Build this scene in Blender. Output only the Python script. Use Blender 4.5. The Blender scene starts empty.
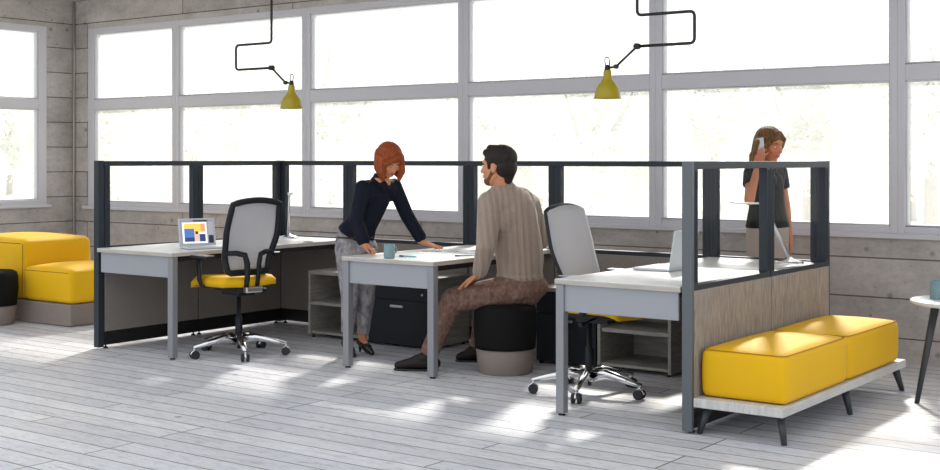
import bpy, bmesh, math, random
from math import pi, sin, cos, radians, sqrt
from mathutils import Vector, Matrix
random.seed(11)
SC = bpy.context.scene
COL = SC.collection
V = Vector

# ------------------------------------------------------------------ materials
def newmat(name):
    m = bpy.data.materials.new(name); m.use_nodes = True
    nt = m.node_tree
    return m, nt, nt.nodes['Principled BSDF']

def simple(name, col, rough=.5, metal=0., spec=.5, bump=0., bscale=200., sheen=0., var=0., vscale=8.):
    m, nt, b = newmat(name)
    b.inputs['Base Color'].default_value = (*col, 1)
    b.inputs['Roughness'].default_value = rough
    b.inputs['Metallic'].default_value = metal
    b.inputs['Specular IOR Level'].default_value = spec
    if sheen: b.inputs['Sheen Weight'].default_value = sheen
    tc = nt.nodes.new('ShaderNodeTexCoord')
    if bump:
        n = nt.nodes.new('ShaderNodeTexNoise'); n.inputs['Scale'].default_value = bscale
        bp = nt.nodes.new('ShaderNodeBump'); bp.inputs['Strength'].default_value = bump; bp.inputs['Distance'].default_value = .01
        nt.links.new(tc.outputs['Object'], n.inputs['Vector'])
        nt.links.new(n.outputs['Fac'], bp.inputs['Height']); nt.links.new(bp.outputs['Normal'], b.inputs['Normal'])
    if var:
        n = nt.nodes.new('ShaderNodeTexNoise'); n.inputs['Scale'].default_value = vscale; n.inputs['Detail'].default_value = 5
        r = nt.nodes.new('ShaderNodeValToRGB')
        r.color_ramp.elements[0].position = .3; r.color_ramp.elements[1].position = .7
        r.color_ramp.elements[0].color = (*[c*(1-var) for c in col], 1)
        r.color_ramp.elements[1].color = (*[min(1, c*(1+var)) for c in col], 1)
        nt.links.new(tc.outputs['Object'], n.inputs['Vector']); nt.links.new(n.outputs['Fac'], r.inputs['Fac'])
        nt.links.new(r.outputs['Color'], b.inputs['Base Color'])
    return m

def swizzle(nt, tc_out, order, off=(0, 0, 0)):
    s = nt.nodes.new('ShaderNodeSeparateXYZ'); c = nt.nodes.new('ShaderNodeCombineXYZ')
    nt.links.new(tc_out, s.inputs[0])
    for i, k in enumerate(order):
        if k is None: continue
        a = nt.nodes.new('ShaderNodeMath'); a.operation = 'ADD'; a.inputs[1].default_value = off[i]
        nt.links.new(s.outputs[k], a.inputs[0]); nt.links.new(a.outputs[0], c.inputs[i])
    return c.outputs[0]

def scale_vec(nt, sock, sc):
    m = nt.nodes.new('ShaderNodeVectorMath'); m.operation = 'MULTIPLY'; m.inputs[1].default_value = sc
    nt.links.new(sock, m.inputs[0]); return m.outputs[0]

def ramp(nt, sock, stops):
    r = nt.nodes.new('ShaderNodeValToRGB'); e = r.color_ramp.elements
    while len(e) < len(stops): e.new(.5)
    for k, (p, c) in enumerate(stops):
        e[k].position = p; e[k].color = (*c, 1) if len(c) == 3 else c
    nt.links.new(sock, r.inputs['Fac']); return r.outputs['Color']

def mixc(nt, fac, a, b, mode='MIX'):
    m = nt.nodes.new('ShaderNodeMix'); m.data_type = 'RGBA'; m.blend_type = mode
    for sock, v in ((m.inputs[0], fac), (m.inputs[6], a), (m.inputs[7], b)):
        if hasattr(v, 'links') or isinstance(v, bpy.types.NodeSocket): nt.links.new(v, sock)
        elif isinstance(v, (int, float)): sock.default_value = v
        else: sock.default_value = (*v, 1)
    return m.outputs[2]

def noise(nt, vec, scale, detail=4, rough=.55):
    n = nt.nodes.new('ShaderNodeTexNoise'); n.inputs['Scale'].default_value = scale
    n.inputs['Detail'].default_value = detail; n.inputs['Roughness'].default_value = rough
    nt.links.new(vec, n.inputs['Vector']); return n.outputs['Fac']

def concrete(name, order, off):
    m, nt, b = newmat(name)
    tc = nt.nodes.new('ShaderNodeTexCoord')
    v = swizzle(nt, tc.outputs['Object'], order, off)
    br = nt.nodes.new('ShaderNodeTexBrick')
    br.inputs['Scale'].default_value = 1; br.inputs['Brick Width'].default_value = 3.1; br.inputs['Row Height'].default_value = .27
    br.inputs['Mortar Size'].default_value = .0055; br.inputs['Mortar Smooth'].default_value = .3
    br.inputs['Color1'].default_value = (.45, .43, .42, 1); br.inputs['Color2'].default_value = (.54, .518, .505, 1)
    br.inputs['Mortar'].default_value = (.13, .12, .115, 1)
    nt.links.new(v, br.inputs['Vector'])
    g = noise(nt, scale_vec(nt, v, (1.6, 3.6, 1)), 3.0, 9, .72)          # horizontal board grain
    gc = ramp(nt, g, [(.25, (.74, .73, .72)), (.5, (1, .99, .985)), (.75, (1.2, 1.19, 1.18))])
    c1 = mixc(nt, .75, br.outputs['Color'], gc, 'MULTIPLY')
    bl = ramp(nt, noise(nt, v, 2.4, 7, .7), [(.3, (.66, .64, .63)), (.7, (1.18, 1.17, 1.17))])
    c2 = mixc(nt, .7, c1, bl, 'MULTIPLY')
    vo = nt.nodes.new('ShaderNodeTexVoronoi'); vo.inputs['Scale'].default_value = 4.3
    nt.links.new(v, vo.inputs['Vector'])
    kn = ramp(nt, vo.outputs['Distance'], [(.0, (.35, .31, .29)), (.055, (.5, .47, .45)), (.12, (1, 1, 1))])
    c3 = mixc(nt, .8, c2, kn, 'MULTIPLY')
    vo2 = nt.nodes.new('ShaderNodeTexVoronoi'); vo2.inputs['Scale'].default_value = 6.5
    nt.links.new(v, vo2.inputs['Vector'])
    kn2 = ramp(nt, vo2.outputs['Distance'], [(.0, (.2, .19, .18)), (.05, (.3, .28, .27)), (.085, (1, 1, 1))])
    c4 = mixc(nt, .7, c3, kn2, 'MULTIPLY')
    po = ramp(nt, noise(nt, v, 22, 8, .8), [(.33, (.45, .43, .41)), (.42, (.93, .92, .91)), (.6, (1.06, 1.06, 1.06))])
    c4 = mixc(nt, .7, c4, po, 'MULTIPLY')
    nt.links.new(c4, b.inputs['Base Color']); b.inputs['Roughness'].default_value = .85
    bp = nt.nodes.new('ShaderNodeBump'); bp.inputs['Strength'].default_value = .5; bp.inputs['Distance'].default_value = .01
    inv = nt.nodes.new('ShaderNodeMath'); inv.operation = 'SUBTRACT'
    nt.links.new(g, inv.inputs[0]); nt.links.new(br.outputs['Fac'], inv.inputs[1])
    nt.links.new(inv.outputs[0], bp.inputs['Height']); nt.links.new(bp.outputs['Normal'], b.inputs['Normal'])
    return m

def floor_mat():
    m, nt, b = newmat('whitewashed_boards')
    tc = nt.nodes.new('ShaderNodeTexCoord')
    v = swizzle(nt, tc.outputs['Object'], (0, 1, None), (0.4, 0.02, 0))
    br = nt.nodes.new('ShaderNodeTexBrick'); br.offset = .37; br.offset_frequency = 3; br.squash = 1
    br.inputs['Scale'].default_value = 1; br.inputs['Brick Width'].default_value = 2.3; br.inputs['Row Height'].default_value = .15
    br.inputs['Mortar Size'].default_value = .0048; br.inputs['Mortar Smooth'].default_value = .2
    br.inputs['Color1'].default_value = (.66, .665, .70, 1); br.inputs['Color2'].default_value = (.82, .82, .84, 1)
    br.inputs['Mortar'].default_value = (.11, .10, .10, 1)
    nt.links.new(v, br.inputs['Vector'])
    g = noise(nt, scale_vec(nt, v, (1.0, 16, 1)), 3.5, 8, .65)
    gc = ramp(nt, g, [(.28, (.74, .73, .73)), (.5, (1, 1, 1)), (.72, (1.12, 1.12, 1.12))])
    c1 = mixc(nt, .8, br.outputs['Color'], gc, 'MULTIPLY')
    # worn patches where brown wood shows
    w = noise(nt, scale_vec(nt, v, (1.6, 7, 1)), 2.2, 9, .75)
    wf = ramp(nt, w, [(.55, (0, 0, 0)), (.66, (1, 1, 1))])
    mm = nt.nodes.new('ShaderNodeMath'); mm.operation = 'MULTIPLY'; mm.inputs[1].default_value = .6
    nt.links.new(wf, mm.inputs[0])
    c2 = mixc(nt, mm.outputs[0], c1, (.36, .33, .315))
    bl = ramp(nt, noise(nt, v, .8, 3), [(.3, (.80, .84, .92)), (.7, (1.08, 1.06, 1.04))])
    c3 = mixc(nt, .6, c2, bl, 'MULTIPLY')
    vo = nt.nodes.new('ShaderNodeTexVoronoi'); vo.inputs['Scale'].default_value = 1.9
    nt.links.new(v, vo.inputs['Vector'])
    kn = ramp(nt, vo.outputs['Distance'], [(.0, (.25, .2, .17)), (.03, (.4, .35, .32)), (.05, (1, 1, 1))])
    c4 = mixc(nt, .75, c3, kn, 'MULTIPLY')
    fl = ramp(nt, noise(nt, scale_vec(nt, v, (1, 3.5, 1)), 13, 8, .8), [(.36, (.52, .48, .45)), (.45, (.92, .91, .90)), (.55, (1.03, 1.03, 1.03))])
    c4 = mixc(nt, .75, c4, fl, 'MULTIPLY')
    nt.links.new(c4, b.inputs['Base Color'])
    rr = nt.nodes.new('ShaderNodeMapRange'); rr.inputs['To Min'].default_value = .24; rr.inputs['To Max'].default_value = .5
    nt.links.new(g, rr.inputs['Value']); nt.links.new(rr.outputs[0], b.inputs['Roughness'])
    b.inputs['Specular IOR Level'].default_value = .45
    bp = nt.nodes.new('ShaderNodeBump'); bp.inputs['Strength'].default_value = .35; bp.inputs['Distance'].default_value = .006
    inv = nt.nodes.new('ShaderNodeMath'); inv.operation = 'SUBTRACT'
    nt.links.new(g, inv.inputs[0]); nt.links.new(br.outputs['Fac'], inv.inputs[1])
    nt.links.new(inv.outputs[0], bp.inputs['Height']); nt.links.new(bp.outputs['Normal'], b.inputs['Normal'])
    return m

def grain(name, dark, light, stretch, scale=6., rough=.5, bump=.1):
    m, nt, b = newmat(name)
    tc = nt.nodes.new('ShaderNodeTexCoord')
    g = noise(nt, scale_vec(nt, tc.outputs['Object'], stretch), scale, 7, .65)
    c = ramp(nt, g, [(.3, dark), (.7, light)])
    nt.links.new(c, b.inputs['Base Color']); b.inputs['Roughness'].default_value = rough
    bp = nt.nodes.new('ShaderNodeBump'); bp.inputs['Strength'].default_value = bump; bp.inputs['Distance'].default_value = .004
    nt.links.new(g, bp.inputs['Height']); nt.links.new(bp.outputs['Normal'], b.inputs['Normal'])
    return m

def glass_mat(name, tint, refl=.9, haze=0.):
    m = bpy.data.materials.new(name); m.use_nodes = True; nt = m.node_tree; nt.nodes.clear()
    o = nt.nodes.new('ShaderNodeOutputMaterial'); t = nt.nodes.new('ShaderNodeBsdfTransparent'); g = nt.nodes.new('ShaderNodeBsdfGlossy')
    t.inputs[0].default_value = (*tint, 1); g.inputs['Roughness'].default_value = .02; g.inputs[0].default_value = (1, 1, 1, 1)
    lw = nt.nodes.new('ShaderNodeLayerWeight'); lw.inputs[0].default_value = .5
    p = nt.nodes.new('ShaderNodeMath'); p.operation = 'POWER'; p.inputs[1].default_value = 5
    k = nt.nodes.new('ShaderNodeMath'); k.operation = 'MULTIPLY_ADD'; k.inputs[1].default_value = .9*refl; k.inputs[2].default_value = .035*refl
    mx = nt.nodes.new('ShaderNodeMixShader')
    nt.links.new(lw.outputs['Facing'], p.inputs[0]); nt.links.new(p.outputs[0], k.inputs[0]); nt.links.new(k.outputs[0], mx.inputs[0])
    src = t.outputs[0]
    if haze:                                             # milky veil in the pane, standing in for overexposed window glare
        d = nt.nodes.new('ShaderNodeBsdfTranslucent'); d.inputs[0].default_value = (.95, .96, .96, 1)
        m2 = nt.nodes.new('ShaderNodeMixShader'); m2.inputs[0].default_value = haze
        nt.links.new(src, m2.inputs[1]); nt.links.new(d.outputs[0], m2.inputs[2]); src = m2.outputs[0]
    nt.links.new(src, mx.inputs[1]); nt.links.new(g.outputs[0], mx.inputs[2]); nt.links.new(mx.outputs[0], o.inputs[0])
    return m

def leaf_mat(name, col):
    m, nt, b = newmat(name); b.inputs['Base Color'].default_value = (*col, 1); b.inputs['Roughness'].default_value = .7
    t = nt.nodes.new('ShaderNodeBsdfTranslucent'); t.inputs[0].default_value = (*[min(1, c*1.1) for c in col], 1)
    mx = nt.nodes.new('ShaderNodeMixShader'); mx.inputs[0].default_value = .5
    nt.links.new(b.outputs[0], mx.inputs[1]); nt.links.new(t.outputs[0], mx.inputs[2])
    nt.links.new(mx.outputs[0], nt.nodes['Material Output'].inputs[0]); return m

def knit_mat(name, col):
    m, nt, b = newmat(name)
    tc = nt.nodes.new('ShaderNodeTexCoord')
    w = nt.nodes.new('ShaderNodeTexWave'); w.inputs['Scale'].default_value = 11; w.inputs['Distortion'].default_value = 1.6
    w.inputs['Detail'].default_value = 2; w.inputs['Detail Scale'].default_value = 3
    w.bands_direction = 'DIAGONAL'
    nt.links.new(scale_vec(nt, tc.outputs['Object'], (1, 1, .10)), w.inputs['Vector'])
    n = noise(nt, tc.outputs['Object'], 60, 4)
    c = ramp(nt, w.outputs['Fac'], [(.0, tuple(x*.90 for x in col)), (1., tuple(x*1.06 for x in col))])
    nt.links.new(c, b.inputs['Base Color']); b.inputs['Roughness'].default_value = .95; b.inputs['Sheen Weight'].default_value = .3
    a = nt.nodes.new('ShaderNodeMath'); a.operation = 'ADD'
    nt.links.new(w.outputs['Fac'], a.inputs[0]); nt.links.new(n, a.inputs[1])
    bp = nt.nodes.new('ShaderNodeBump'); bp.inputs['Strength'].default_value = .6; bp.inputs['Distance'].default_value = .012
    nt.links.new(a.outputs[0], bp.inputs['Height']); nt.links.new(bp.outputs['Normal'], b.inputs['Normal'])
    return m

def hair_mat(name, dark, light):
    m, nt, b = newmat(name)
    tc = nt.nodes.new('ShaderNodeTexCoord')
    g = noise(nt, scale_vec(nt, tc.outputs['Object'], (7, 7, 1)), 14, 6, .7)
    c = ramp(nt, g, [(.35, dark), (.68, light)])
    nt.links.new(c, b.inputs['Base Color']); b.inputs['Roughness'].default_value = .55; b.inputs['Specular IOR Level'].default_value = .3
    bp = nt.nodes.new('ShaderNodeBump'); bp.inputs['Strength'].default_value = .7; bp.inputs['Distance'].default_value = .01
    nt.links.new(g, bp.inputs['Height']); nt.links.new(bp.outputs['Normal'], b.inputs['Normal'])
    return m

def jeans_mat(name, stops, scale):
    m, nt, b = newmat(name)
    tc = nt.nodes.new('ShaderNodeTexCoord')
    g = noise(nt, scale_vec(nt, tc.outputs['Object'], (1, 1, .6)), scale, 6, .7)
    c = ramp(nt, g, stops)
    nt.links.new(c, b.inputs['Base Color']); b.inputs['Roughness'].default_value = .85
    n2 = noise(nt, scale_vec(nt, tc.outputs['Object'], (1, 1, 2)), 14, 4)
    bp = nt.nodes.new('ShaderNodeBump'); bp.inputs['Strength'].default_value = .8; bp.inputs['Distance'].default_value = .02
    nt.links.new(n2, bp.inputs['Height']); nt.links.new(bp.outputs['Normal'], b.inputs['Normal'])
    return m

def emit(name, col, s=1.):
    m, nt, b = newmat(name)
    b.inputs['Base Color'].default_value = (*[c*.4 for c in col], 1)
    b.inputs['Emission Color'].default_value = (*col, 1); b.inputs['Emission Strength'].default_value = s
    b.inputs['Roughness'].default_value = .3
    return m

M = dict(
    floor=floor_mat(),
    conc_b=concrete('board_formed_concrete_back', (0, 2, None), (.7, .10, 0)),
    conc_l=concrete('board_formed_concrete_left', (1, 2, None), (.3, .10, 0)),
    conc_c=concrete('board_formed_concrete_ceiling', (0, 1, None), (.2, .0, 0)),
    winframe=simple('painted_window_frame', (.60, .60, .645), .45),
    winglass=glass_mat('window_glass', (.98, .985, .985), .8, .15),
    glass=glass_mat('screen_glass', (.99, .99, .99), .07),
    charcoal=simple('charcoal_metal', (.024, .032, .042), .5, .1, spec=.35),
    charcoal_l=simple('grey_anodised_metal', (.125, .137, .152), .45, .3),
    black=simple('black_metal', (.008, .008, .009), .45),
    blackbase=simple('black_kick_plate', (.007, .007, .008), .4),
    taupe=simple('taupe_fabric_panel', (.235, .205, .18), .9, bump=.15, bscale=400, var=.05, vscale=60),
    linen=grain('linen_weave_panel', (.17, .14, .12), (.43, .385, .34), (22, 22, 1.6), 6, .85, .2),
    top=grain('pale_ash_laminate', (.66, .645, .62), (.84, .83, .81), (9, .8, 2), 5, .33, .02),
    edge=grain('ash_laminate_edge', (.40, .37, .33), (.58, .54, .49), (.8, .8, 10), 6, .5, .02),
    wood=grain('grey_driftwood_laminate', (.21, .195, .17), (.40, .375, .335), (1.2, 1.2, 13), 5, .55, .05),
    silver=simple('silver_painted_steel', (.355, .37, .405), .45, .15),
    silver_d=simple('silver_post', (.29, .295, .315), .4, .35),
    drawer=simple('dark_slate_drawer', (.012, .015, .022), .5, spec=.3),
    handle=simple('brushed_handle', (.5, .5, .5), .35, .8),
    chrome=simple('polished_aluminium', (.80, .80, .82), .13, 1.),
    alu=simple('satin_aluminium', (.62, .63, .65), .3, .9),
    plastic=simple('black_plastic', (.010, .011, .014), .5, spec=.35),
    rubber=simple('caster_rubber', (.02, .022, .026), .6),
    yellow=simple('yellow_upholstery', (.84, .475, .002), .65, spec=.3, bump=.12, bscale=300, sheen=.03, var=.03, vscale=3),
    seam=simple('yellow_piping', (.45, .23, .003), .7),
    blackfab=simple('black_upholstery', (.006, .006, .006), .8, spec=.2, bump=.15, bscale=300),
    taupefab=simple('taupe_upholstery', (.27, .225, .20), .8, bump=.15, bscale=300, var=.04, vscale=20),
    plank=grain('bench_plank_laminate', (.50, .49, .47), (.70, .69, .67), (10, .8, 2), 6, .5, .02),
    darkleg=simple('dark_grey_leg', (.035, .04, .045), .4),
    white=simple('white_laminate', (.80, .80, .80), .35),
    mug=simple('teal_glazed_mug', (.20, .315, .335), .55, bump=.1, bscale=80, var=.08, vscale=30),
    mugin=simple('mug_inside', (.10, .16, .18), .5),
    lampyel=simple('mustard_enamel', (.37, .285, .006), .35),
    lampin=simple('white_enamel_inside', (.75, .73, .6), .5),
    lampblk=simple('black_lamp_tube', (.006, .006, .006), .4),
    paper=simple('white_paper', (.86, .87, .87), .8),
    paper_t=simple('pale_teal_paper', (.58, .78, .78), .8),
    ink=simple('grey_print', (.33, .35, .37), .8),
    penteal=simple('teal_pen', (.20, .48, .50), .4),
    laptop=simple('laptop_aluminium', (.58, .62, .66), .4, .2),
    keys=simple('laptop_keys', (.55, .57, .60), .5),
    skin=simple('skin', (.62, .255, .13), .5, var=.06, vscale=10),
    skin_r=simple('skin_tanned', (.60, .215, .095), .5, var=.06, vscale=10),
    lips=simple('lips', (.50, .12, .10), .45),
    eyew=simple('eye_white', (.75, .72, .70), .3),
    iris=simple('iris', (.03, .02, .015), .2),
    nail=simple('nail', (.72, .36, .26), .3),
    redhair=hair_mat('copper_red_hair', (.15, .024, .006), (.43, .09, .019)),
    darkhair=hair_mat('dark_brown_hair', (.006, .004, .004), (.035, .022, .018)),
    blondhair=hair_mat('brown_blond_hair', (.06, .024, .009), (.30, .15, .055)),
    beard=simple('stubble', (.16, .065, .035), .8, bump=.4, bscale=500),
    navy=simple('navy_blouse_fabric', (.007, .009, .019), .7, spec=.15, bump=.7, bscale=16),
    blackshirt=simple('black_shirt_fabric', (.004, .005, .006), .6, spec=.12, bump=.7, bscale=18),
    knit=knit_mat('taupe_cable_knit', (.345, .262, .208)),
    jeans=jeans_mat('washed_grey_denim', [(.30, (.10, .10, .12)), (.5, (.30, .29, .31)), (.62, (.42, .38, .37)), (.75, (.52, .48, .46))], 22),
    trousers=jeans_mat('brown_corduroy', [(.32, (.10, .048, .034)), (.52, (.20, .112, .082)), (.72, (.31, .20, .155))], 34),
    skirt=simple('taupe_skirt_fabric', (.43, .36, .31), .85, bump=.4, bscale=14),
    shoe=simple('black_leather', (.012, .009, .009), .32),
    shoe_b=simple('dark_brown_leather', (.012, .006, .005), .45, spec=.3),
    sole=simple('shoe_sole', (.02, .02, .02), .6),
    belt=simple('dark_belt_leather', (.03, .015, .01), .5),
    phone=simple('silver_phone', (.55, .55, .58), .25, .6),
    bark=simple('pale_bark', (.40, .37, .33), .9, bump=.5, bscale=20),
    leaf=leaf_mat('glare_whitened_leaves', (.88, .885, .84)),  # overexposure and haze put into the leaf colour, whiter than real foliage
    lawn=simple('pale_dry_ground', (.62, .62, .54), .95, var=.12, vscale=.6),
    grommet=simple('grommet_dark', (.02, .02, .02), .4),
    conduit=simple('galvanised_conduit', (.50, .48, .44), .45, .3),
)

# ------------------------------------------------------------------ mesh helper
class MB:
    def __init__(s): s.v = []; s.f = []; s.m = []; s.sm = []
    def add(s, vs, fs, mi=0, smooth=False):
        o = len(s.v); s.v += [tuple(p) for p in vs]
        for f in fs: s.f.append(tuple(i+o for i in f)); s.m.append(mi); s.sm.append(smooth)
        return s
    def box(s, x0, x1, y0, y1, z0, z1, mi=0, mat=None):
        vs = [V((x, y, z)) for z in (z0, z1) for y in (y0, y1) for x in (x0, x1)]
        if mat: vs = [mat @ p for p in vs]
        return s.add(vs, [(0, 2, 3, 1), (4, 5, 7, 6), (0, 1, 5, 4), (2, 6, 7, 3), (0, 4, 6, 2), (1, 3, 7, 5)], mi)
    def prism(s, pts, z0, z1, mi=0, mat=None):
        n = len(pts)
        vs = [V((*p, z0)) for p in pts] + [V((*p, z1)) for p in pts]
        if mat: vs = [mat @ p for p in vs]
        fs = [tuple(range(n-1, -1, -1)), tuple(range(n, 2*n))] + [(i, (i+1) % n, (i+1) % n+n, i+n) for i in range(n)]
        return s.add(vs, fs, mi)
    def tube(s, pts, r, n=12, mi=0, cap=True, flat=None):
        pts = [V(p) for p in pts]; N = len(pts)
        rs = r if isinstance(r, (list, tuple)) else [r]*N
        rings = []; up = None
        for i, p in enumerate(pts):
            t = (pts[min(i+1, N-1)]-pts[max(i-1, 0)]).normalized()
            if up is None:
                up = V((0, 0, 1)) if abs(t.z) < .9 else V((1, 0, 0))
            a = (up - t*up.dot(t)).normalized(); b = t.cross(a); up = a
            fa, fb = flat if flat else (1, 1)
            rings.append([p+a*(cos(2*pi*k/n)*rs[i]*fa)+b*(sin(2*pi*k/n)*rs[i]*fb) for k in range(n)])
        vs = [q for R in rings for q in R]; fs = []
        for i in range(N-1):
            for k in range(n):
                fs.append((i*n+k, i*n+(k+1) % n, (i+1)*n+(k+1) % n, (i+1)*n+k))
        s.add(vs, fs, mi, True)
        if cap:
            s.add(rings[0], [tuple(range(n-1, -1, -1))], mi); s.add(rings[-1], [tuple(range(n))], mi)
        return s
    def lathe(s, prof, n=40, c=(0, 0, 0), mi=0, mat=None):
        vs = []; fs = []
        for (r, z) in prof:
            for k in range(n):
                a = 2*pi*k/n; p = V((c[0]+r*cos(a), c[1]+r*sin(a), c[2]+z))
                vs.append(mat @ p if mat else p)
        m = len(prof)
        for i in range(m-1):
            for k in range(n): fs.append((i*n+k, i*n+(k+1) % n, (i+1)*n+(k+1) % n, (i+1)*n+k))
        s.add(vs, fs, mi, True)
        if prof[0][0] > 1e-4: s.add(vs[:n], [tuple(range(n-1, -1, -1))], mi)
        if prof[-1][0] > 1e-4: s.add(vs[-n:], [tuple(range(n))], mi)
        return s
    def ell(s, c, r, n=20, mi=0, rot=None):
        c = V(c); vs = []; fs = []; h = n//2
        for i in range(h+1):
            t = pi*i/h
            for k in range(n):
                a = 2*pi*k/n; p = V((r[0]*sin(t)*cos(a), r[1]*sin(t)*sin(a), -r[2]*cos(t)))
                if rot: p = rot @ p
                vs.append(c+p)
        for i in range(h):
            for k in range(n): fs.append((i*n+k, i*n+(k+1) % n, (i+1)*n+(k+1) % n, (i+1)*n+k))
        return s.add(vs, fs, mi, True)
    def cap(s, a, b, ra, rb, n=16, mi=0, ends=(True, True)):
        """tapered capsule between a and b (flat where ends is False)"""
        a = V(a); b = V(b); d = (b-a); L = d.length; t = d/L if L > 1e-6 else V((0, 0, 1))
        pts = []; rs = []
        if ends[0]:
            for k in range(5):
                q = pi/2*k/5; pts.append(a-t*(ra*cos(q))); rs.append(max(ra*sin(q), ra*.04))
        pts.append(a); rs.append(ra); pts.append(b); rs.append(rb)
        if ends[1]:
            for k in range(1, 6):
                q = pi/2*k/5; pts.append(b+t*(rb*sin(q))); rs.append(max(rb*cos(q), rb*.04))
        u = V((0, 0, 1)) if abs(t.z) < .9 else V((1, 0, 0))
        x = (u-t*u.dot(t)).normalized(); y = t.cross(x)
        vs = []; fs = []
        for p, r in zip(pts, rs):
            for k in range(n): vs.append(p+x*(cos(2*pi*k/n)*r)+y*(sin(2*pi*k/n)*r))
        for i in range(len(pts)-1):
            for k in range(n): fs.append((i*n+k, i*n+(k+1) % n, (i+1)*n+(k+1) % n, (i+1)*n+k))
        s.add(vs, fs, mi, True)
        s.add(vs[:n], [tuple(range(n-1, -1, -1))], mi); s.add(vs[-n:], [tuple(range(n))], mi)
        return s
    def build(s, name, mat, parent=None, bevel=0., seg=2, loc=None):
        me = bpy.data.meshes.new(name); me.from_pydata(s.v, [], s.f)
        for m in (mat if isinstance(mat, (list, tuple)) else [mat]): me.materials.append(m)
        me.polygons.foreach_set('material_index', s.m); me.polygons.foreach_set('use_smooth', s.sm)
        bm = bmesh.new(); bm.from_mesh(me)
        bmesh.ops.remove_doubles(bm, verts=bm.verts, dist=1e-5)
        bmesh.ops.recalc_face_normals(bm, faces=bm.faces); bm.to_mesh(me); bm.free()
        o = bpy.data.objects.new(name, me); COL.objects.link(o)
        if parent: o.parent = parent
        if loc: o.location = loc
        if bevel:
            b = o.modifiers.new('bevel', 'BEVEL'); b.width = bevel; b.segments = seg; b.limit_method = 'ANGLE'; b.angle_limit = radians(50)
            b.harden_normals = False
        return o

def skinned(mb, name, mat, parent, voxel=.006, smooth=6, fac=.5):
    """grow one continuous surface over overlapping volumes"""
    me = bpy.data.meshes.new('t'); me.from_pydata(mb.v, [], mb.f)
    bm = bmesh.new(); bm.from_mesh(me); bmesh.ops.remove_doubles(bm, verts=bm.verts, dist=1e-6)
    bmesh.ops.recalc_face_normals(bm, faces=bm.faces); bm.to_mesh(me); bm.free()
    o = bpy.data.objects.new('t', me); COL.objects.link(o)
    r = o.modifiers.new('r', 'REMESH'); r.mode = 'VOXEL'; r.voxel_size = voxel
    if smooth:
        sm = o.modifiers.new('s', 'SMOOTH'); sm.iterations = smooth; sm.factor = fac
    dg = bpy.context.evaluated_depsgraph_get(); dg.update()
    out = bpy.data.meshes.new_from_object(o.evaluated_get(dg))
    bpy.data.objects.remove(o); bpy.data.meshes.remove(me)
    out.name = name; out.materials.clear(); out.materials.append(mat)
    for p in out.polygons: p.use_smooth = True; p.material_index = 0
    ob = bpy.data.objects.new(name, out); COL.objects.link(ob); ob.parent = parent
    return ob

def thing(name, label, cat, loc=(0, 0, 0), rz=0, group=None):
    o = bpy.data.objects.new(name, None); COL.objects.link(o); o.empty_display_size = .1
    o.location = loc; o.rotation_euler = (0, 0, rz); return tag(o, label, cat, group)
def tag(o, label, cat, group=None):
    o['label'] = label; o['category'] = cat
    if group: o['group'] = group
    return o
def struct(o): o['kind'] = 'structure'; return o
def copy_tree(o, parent=None):
    c = o.copy(); COL.objects.link(c); c.parent = parent
    for ch in list(o.children): copy_tree(ch, c)
    return c

# ------------------------------------------------------------------ room
YB, XL, ZC = 8.67, -11.78, 3.12
WT = .10                                  # wall thickness
ZS, ZH = .87, 2.81                        # window opening
XR = 2.8                                  # right end of the back wall
struct(MB().box(XL-.4, XR+.6, -1.2, YB+.2, -.12, 0).build('floor', M['floor']))
w = MB().box(XL-WT, XR+.6, YB, YB+WT, 0, ZS).box(XL-WT, XR+.6, YB, YB+WT, ZH, ZC)
w.box(XL-WT, -11.54, YB, YB+WT, ZS, ZH).box(2.72, XR+.6, YB, YB+WT, ZS, ZH)
struct(w.build('wall_back', M['conc_b']))
w = MB().box(XL-WT, XL, -1.2, YB, 0, ZS+.02).box(XL-WT, XL, -1.2, YB, ZH+.01, ZC).box(XL-WT, XL, 8.32, YB, ZS+.02, ZH+.01).box(XL-WT, XL, -1.2, .5, ZS+.02, ZH+.01)
struct(w.build('wall_left', M['conc_l']))
struct(MB().box(XL-WT, XR+.6, 5.9, YB+WT, ZC, ZC+.2).build('ceiling', M['conc_c']))
struct(MB().tube([(XL+.02, YB-.02, 0), (XL+.02, YB-.02, ZC)], .011).build('trim_1', M['conduit']))

def window(n, horizontal, a, b, wall, z0, z1, fl, fr):
    """one bay: frame with a transom, two panes. fl, fr: widths of its stiles"""
    d0, d1 = (wall, wall+.08) if horizontal else (wall-.08, wall)
    def bx(mb, p, q, zz0, zz1, e0=0, e1=0):
        if horizontal: mb.box(p, q, d0-e0, d1+e1, zz0, zz1)
        else: mb.box(d0-e1, d1+e0, p, q, zz0, zz1)
    fr_ = MB()
    bx(fr_, a, a+fl, z0, z1); bx(fr_, b-fr, b, z0, z1)
    bx(fr_, a+fl, b-fr, z0, z0+.062); bx(fr_, a+fl, b-fr, z1-.062, z1); bx(fr_, a+fl, b-fr, 1.925, 2.035)
    # slim inner beads
    for (p0, p1) in ((z0+.062, 1.925), (2.035, z1-.062)):
        for q in ((a+fl, a+fl+.012), (b-fr-.012, b-fr)):
            bx(fr_, q[0], q[1], p0, p1, -.012, -.0)
        bx(fr_, a+fl, b-fr, p0, p0+.012, -.012, -.0); bx(fr_, a+fl, b-fr, p1-.012, p1, -.012, -.0)
    f = struct(fr_.build('window_%d' % n, M['winframe'], bevel=.004, seg=1))
    for (p0, p1) in ((z0+.062, 1.925), (2.035, z1-.062)):
        g = MB(); mid = (d0+d1)/2
        if horizontal: g.box(a+fl, b-fr, mid-.003, mid+.003, p0, p1)
        else: g.box(mid-.003, mid+.003, a+fl, b-fr, p0, p1)
        g.build('pane', M['winglass'], f)
    return f
edges = [-11.54, -10.115, -8.28, -6.445, -4.605, -2.76, -.92, .92, 2.72]
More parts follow.
